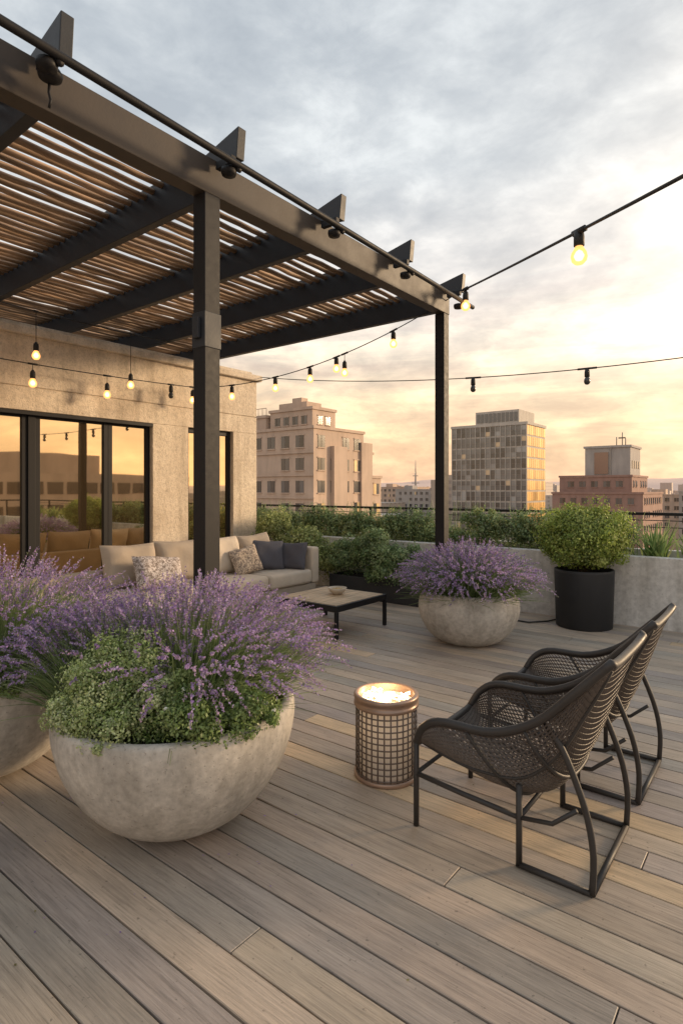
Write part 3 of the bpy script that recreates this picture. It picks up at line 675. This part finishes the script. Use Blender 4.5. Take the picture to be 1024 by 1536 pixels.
# ------------------------------------------------------------ city
def bldmat(name,col,rough=.85):
    m,nt=newmat(name); v=coords(nt); n=noise(nt,v,.35,6,.6); c=mixc(nt,n,tuple(x*.82 for x in col),tuple(x*1.12 for x in col)); n2=noise(nt,coords(nt,(1,1,.2)),.9,5)
    c=mixc(nt,1.0,c,ramp(nt,n2,[(.3,.84),(.6,1.03)]),'MULTIPLY'); finish(nt,c,rough,0,None); return m
TAN=bldmat('tan_masonry',(.52,.395,.31)); BRICK=bldmat('red_brick',(.32,.20,.165)); GREY=bldmat('grey_concrete',(.40,.37,.35))
def paneM(name):
    m,nt=newmat(name); a=attr(nt); finish(nt,a,.12,.0,spec=1.0); return m
PANE=paneM('building_panes'); PBR=bldmat('spandrel',(.50,.46,.41))
def pane_col(): 
    r_=random.random()
    if r_<.06: return (.75,.55,.28)
    k=random.uniform(.4,1.6); return (.06*k,.062*k,.065*k)
def winface(mb,axis,plane,a0,a1,z0,z1,pa,pz,w,h,skip=.0):
    n=max(1,int((a1-a0)/pa)); ma=(a1-a0-n*pa)/2; z=z1-.9-h
    while z>z0:
        for i in range(n):
            c0=a0+ma+(i+.5)*pa
            if random.random()<skip: continue
            for q0,q1 in ((c0-w/2,c0-.05),(c0+.05,c0+w/2)):
                if axis=='-Y': mb.box((q0,plane-.06,z),(q1,plane+.02,z+h),1,pane_col())
                else: mb.box((plane-.02,q0,z),(plane+.06,q1,z+h),1,pane_col())
            if axis=='-Y': mb.box((c0-w/2-.12,plane-.16,z-.16),(c0+w/2+.12,plane+.01,z),0,(1,1,1)); mb.box((c0-w/2-.12,plane-.12,z+h),(c0+w/2+.12,plane+.01,z+h+.16),0,(1,1,1))
            else: mb.box((plane-.01,c0-w/2-.12,z-.16),(plane+.16,c0+w/2+.12,z),0,(1,1,1)); mb.box((plane-.01,c0-w/2-.12,z+h),(plane+.12,c0+w/2+.12,z+h+.16),0,(1,1,1))
        z-=pz
def mass(mb,x0,x1,y0,y1,zt_,z0=-45,win=True,pa=3.0,pz=3.4,w=1.6,h=1.8,skip=.08,zlow=-12):
    mb.box((x0,y0,z0),(x1,y1,zt_),0,(1,1,1)); 
    mb.box((x0-.2,y0-.2,zt_+.01),(x1+.2,y0+.2,zt_+.45),0,(1,1,1)); mb.box((x1-.2,y0+.21,zt_+.01),(x1+.2,y1+.2,zt_+.45),0,(1,1,1))
    if win: winface(mb,'-Y',y0,x0,x1,max(z0,zlow),zt_,pa,pz,w,h,skip); winface(mb,'+X',x1,y0,y1,max(z0,zlow),zt_,pa,pz,w,h,skip)
mb=MB()
mass(mb,-82,-55.6,64.5,77,10.6,skip=.22); mass(mb,-80,-56.2,77.3,80.4,7.4); mass(mb,-78,-56.6,80.7,83.6,3.5)
mass(mb,-67,-58,67,72.6,13.9,11,pa=1.9,w=1.1,h=1.3); mass(mb,-74,-67.5,66.5,71,13.2,11,pa=1.6,w=1.3,h=1.4,skip=0)
mb.box((-55.58,68.5,-45),(-54.9,71.8,8.2),0,(1,1,1)); mb.box((-57,76,-45),(-55.2,79,9.2),0,(1,1,1))
for zz in (7.0,3.6,.2): mb.box((-82.2,64.25,zz-.0),(-55.35,64.49,zz+.22),0,(1,1,1))
mb.box((-66,68,14.4),(-60,71.5,15.4),0,(1,1,1)); mb.box((-64,69,15.41),(-62,70.5,16.3),0,(1,1,1))
for i in range(8): mb.tube([(-74+i*.93,66.6,13.6),(-74+i*.93,66.6,14.8)],.05,5,0,(1,1,1))
mb.tube([(-74,66.6,14.8),(-67.5,66.6,14.8)],.06,5,0,(1,1,1))
mb.obj('stepped_masonry_building',[TAN,PANE])
mb=MB(); gx0,gx1,gy0,gy1,gt=-75.9,-54.6,147.8,161.7,18.6
mb.box((gx0,gy0,-45),(gx1,gy1,gt),0,(1,1,1)); mb.box((gx0-.3,gy0-.3,gt),(gx1+.3,gy1+.3,gt+.7),0,(1,1,1))
mb.box((-69.2,148.6,gt+.71),(-57,160,gt+4.2),0,(1,1,1)); 
for i in range(10): mb.box((-68.8+i*1.17,148.5,gt+1.2),(-67.9+i*1.17,148.62,gt+3.6),1,(.10,.11,.12))
z=gt-2.9
while z>-16:
    nc=15; 
    for i in range(nc):
        wdt=(gx1-gx0)/nc; x0=gx0+i*wdt
        k0=random.choice([.8,1.1,1.5,2.0])
        for h0,h1 in ((.30,1.45),(1.52,2.75)):
            k=k0*random.choice([.7,1,1,1.2,2.0]); c_=(.082*k,.085*k,.086*k) if random.random()>.05 else (.60,.46,.30)
            mb.box((x0+.12,gy0-.10,z+h0),(x0+wdt-.12,gy0+.02,z+h1),1,c_)
    nc=9
    for i in range(nc):
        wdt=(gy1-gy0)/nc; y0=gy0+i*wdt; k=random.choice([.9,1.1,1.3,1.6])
        mb.box((gx1-.02,y0+.12,z+.35),(gx1+.10,y0+wdt-.12,z+2.75),1,(.70*k,.45*k,.17*k))  # sunset light on this side put into the pane colour
    z-=2.9
for i in range(16): mb.box((gx0+i*1.42-.08,gy0-.28,-20),(gx0+i*1.42+.08,gy0-.001,gt-.02),0,(1,1,1))
mb.obj('glass_office_tower',[PBR,PANE])
mb=MB()
mass(mb,-43.5,-28,139,156,4.4,pa=2.6,w=1.4,h=1.3,pz=3.0); mass(mb,-44.5,-25.4,136.8,160,.6,pa=2.4,w=1.2,h=1.3,pz=3)
mb.obj('brick_apartment_building',[BRICK,PANE])
mb=MB(); mb.box((-38.7,142.4,4.6),(-29,153,11.2),0,(1,1,1)); mb.box((-39,142.1,11.2),(-28.7,153.3,11.7),0,(1,1,1)); mb.box((-36.6,142.2,5.2),(-33.6,142.45,10.2),1,(.22,.13,.10)); mb.box((-33.2,142.2,4.7),(-33.0,142.45,11.1),1,(.2,.2,.2))
for i in range(4): mb.box((-28.99,144+i*2.3,6.5),(-28.9,145.3+i*2.3,8.2),1,(.08,.08,.08))
for x_,h_ in ((-31,3.0),(-32.2,2.0),(-30.3,1.6)): mb.tube([(x_,144,11.7),(x_,144,11.7+h_)],.10,5,1,(.05,.05,.05)); 
mb.box((-31.8,143.9,13.3),(-30.3,144.1,13.6),1,(.05,.05,.05))
mb.obj('rooftop_plant_house',[GREY,PANE])
for (x0,y0,w_,d_,tz,mt) in ((-168,262,22,18,1.5,GREY),(-150,285,16,20,4.0,TAN),(-205,300,26,18,3.0,TAN),(-128,250,14,16,-1.5,BRICK),(-66,236,16,16,1.0,GREY),(-48,255,15,18,-.6,TAN),(-26,190,16,14,.8,GREY),(-14,215,24,18,3.2,TAN),(-100,330,18,18,5.5,GREY)):
    mb=MB(); mass(mb,x0,x0+w_,y0,y0+d_,tz,pa=3.2,pz=3.2,w=1.6,h=1.5,skip=.1,zlow=-14); mb.box((x0+3,y0+4,tz+.02),(x0+8,y0+9,tz+2.4),0,(1,1,1)); mb.obj('city_building',[mt,PANE])
mb=MB(); mb.box((62,18,-45),(85,58,3.6),0,(1,1,1)); z=1.0
while z>-24:
    for i in range(16): mb.box((61.92,19+i*2.4,z),(62.05,20.9+i*2.4,z+1.5),1,(.06,.05,.045))
    z-=3.0
mb.box((66,25,3.6),(80,45,6.5),0,(1,1,1)); mb.obj('office_building',[TAN,PANE])
def citymat():
    m,nt=newmat('distant_facades'); a=attr(nt); t=nt.nodes.new('ShaderNodeTexCoord'); s=nt.nodes.new('ShaderNodeSeparateXYZ'); L(nt,t.outputs['Object'],s.inputs[0])
    fz=math_(nt,'FRACT',math_(nt,'MULTIPLY',s.outputs[2],.30)); fx=math_(nt,'FRACT',math_(nt,'MULTIPLY',math_(nt,'ADD',s.outputs[0],s.outputs[1]),.27))
    wz=math_(nt,'MULTIPLY',math_(nt,'GREATER_THAN',fz,.35),math_(nt,'LESS_THAN',fz,.85)); wx=math_(nt,'MULTIPLY',math_(nt,'GREATER_THAN',fx,.3),math_(nt,'LESS_THAN',fx,.75))
    wn=math_(nt,'MULTIPLY',wz,wx)
    c=mixc(nt,math_(nt,'MULTIPLY',wn,.45),a,(.16,.14,.13)); finish(nt,c,.7,0); return m
CITY=citymat(); mb=MB()
for i in range(2000):
    dd=random.uniform(260,2800); az=random.uniform(-math.pi,math.pi)
    if i<1500: az=math.radians(random.uniform(-75,45))
    x=math.sin(az)*dd; y=math.cos(az)*dd
    if -90<x<-20 and 130<y<300 and dd<320: continue
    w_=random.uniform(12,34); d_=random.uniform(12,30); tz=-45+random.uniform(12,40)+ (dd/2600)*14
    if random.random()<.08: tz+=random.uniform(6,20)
    haze_mix=min(1,dd/2600)*.8; b=random.choice([(.40,.33,.27),(.36,.32,.30),(.48,.42,.37),(.33,.23,.18),(.40,.37,.34)]); c_=tuple(p_*(1-haze_mix)+q*haze_mix for p_,q in zip(b,(.68,.53,.45)))  # aerial haze painted into the base colour, paler and warmer with distance
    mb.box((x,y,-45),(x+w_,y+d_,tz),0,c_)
    if random.random()<.5: mb.box((x+w_*.3,y+d_*.3,tz),(x+w_*.6,y+d_*.6,tz+2.5),0,c_)
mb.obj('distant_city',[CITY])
mb=MB(); x,y=-205,345; mb.tube([(x,y,-45),(x,y,8),(x,y,22)],[1.2,.7,.15],6); mb.box((x-3,y-.4,6),(x+3,y+.4,6.6)); mb.box((x-2,y-.3,11),(x+2,y+.3,11.5)); mb.obj('radio_mast',[GREY])
cl=[]
for i in range(60):
    dd=random.uniform(250,900); az=math.radians(random.uniform(-72,10)); cl.append(((math.sin(az)*dd,math.cos(az)*dd,-24+random.uniform(-6,6)),(12,12,9),8))
bush('distant_trees',cl,9000,1.6,[(.14,.16,.08),(.18,.18,.10),(.12,.14,.07)])
m,nt_=newmat('ground'); v=coords(nt_); n=noise(nt_,v,.006,8,.6); c=mixc(nt_,n,(.26,.23,.20),(.40,.35,.31)); finish(nt_,c,.95)
mb=MB(); mb.add([(-15000,-15000,-45),(15000,-15000,-45),(15000,15000,-45),(-15000,15000,-45)],[(0,1,2,3)]); mb.obj('city_ground',[m])
m,nt_=newmat('hill_haze'); v=coords(nt_); n=noise(nt_,v,.004,6,.6); c=mixc(nt_,n,(.62,.47,.42),(.74,.57,.48)); finish(nt_,c,.95,spec=.1)  # distance haze painted into the hills as a pale peach base colour
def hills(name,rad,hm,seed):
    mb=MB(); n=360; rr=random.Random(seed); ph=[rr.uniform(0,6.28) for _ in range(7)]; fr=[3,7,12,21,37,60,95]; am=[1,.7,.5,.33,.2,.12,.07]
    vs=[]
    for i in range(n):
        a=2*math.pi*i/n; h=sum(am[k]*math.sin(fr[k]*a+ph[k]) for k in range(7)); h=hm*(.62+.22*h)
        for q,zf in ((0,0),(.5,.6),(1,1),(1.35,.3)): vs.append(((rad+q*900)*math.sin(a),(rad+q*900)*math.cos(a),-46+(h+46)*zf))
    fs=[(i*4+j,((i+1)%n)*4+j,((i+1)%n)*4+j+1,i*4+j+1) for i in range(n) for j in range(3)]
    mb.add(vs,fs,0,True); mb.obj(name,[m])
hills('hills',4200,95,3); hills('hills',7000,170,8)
print('done')
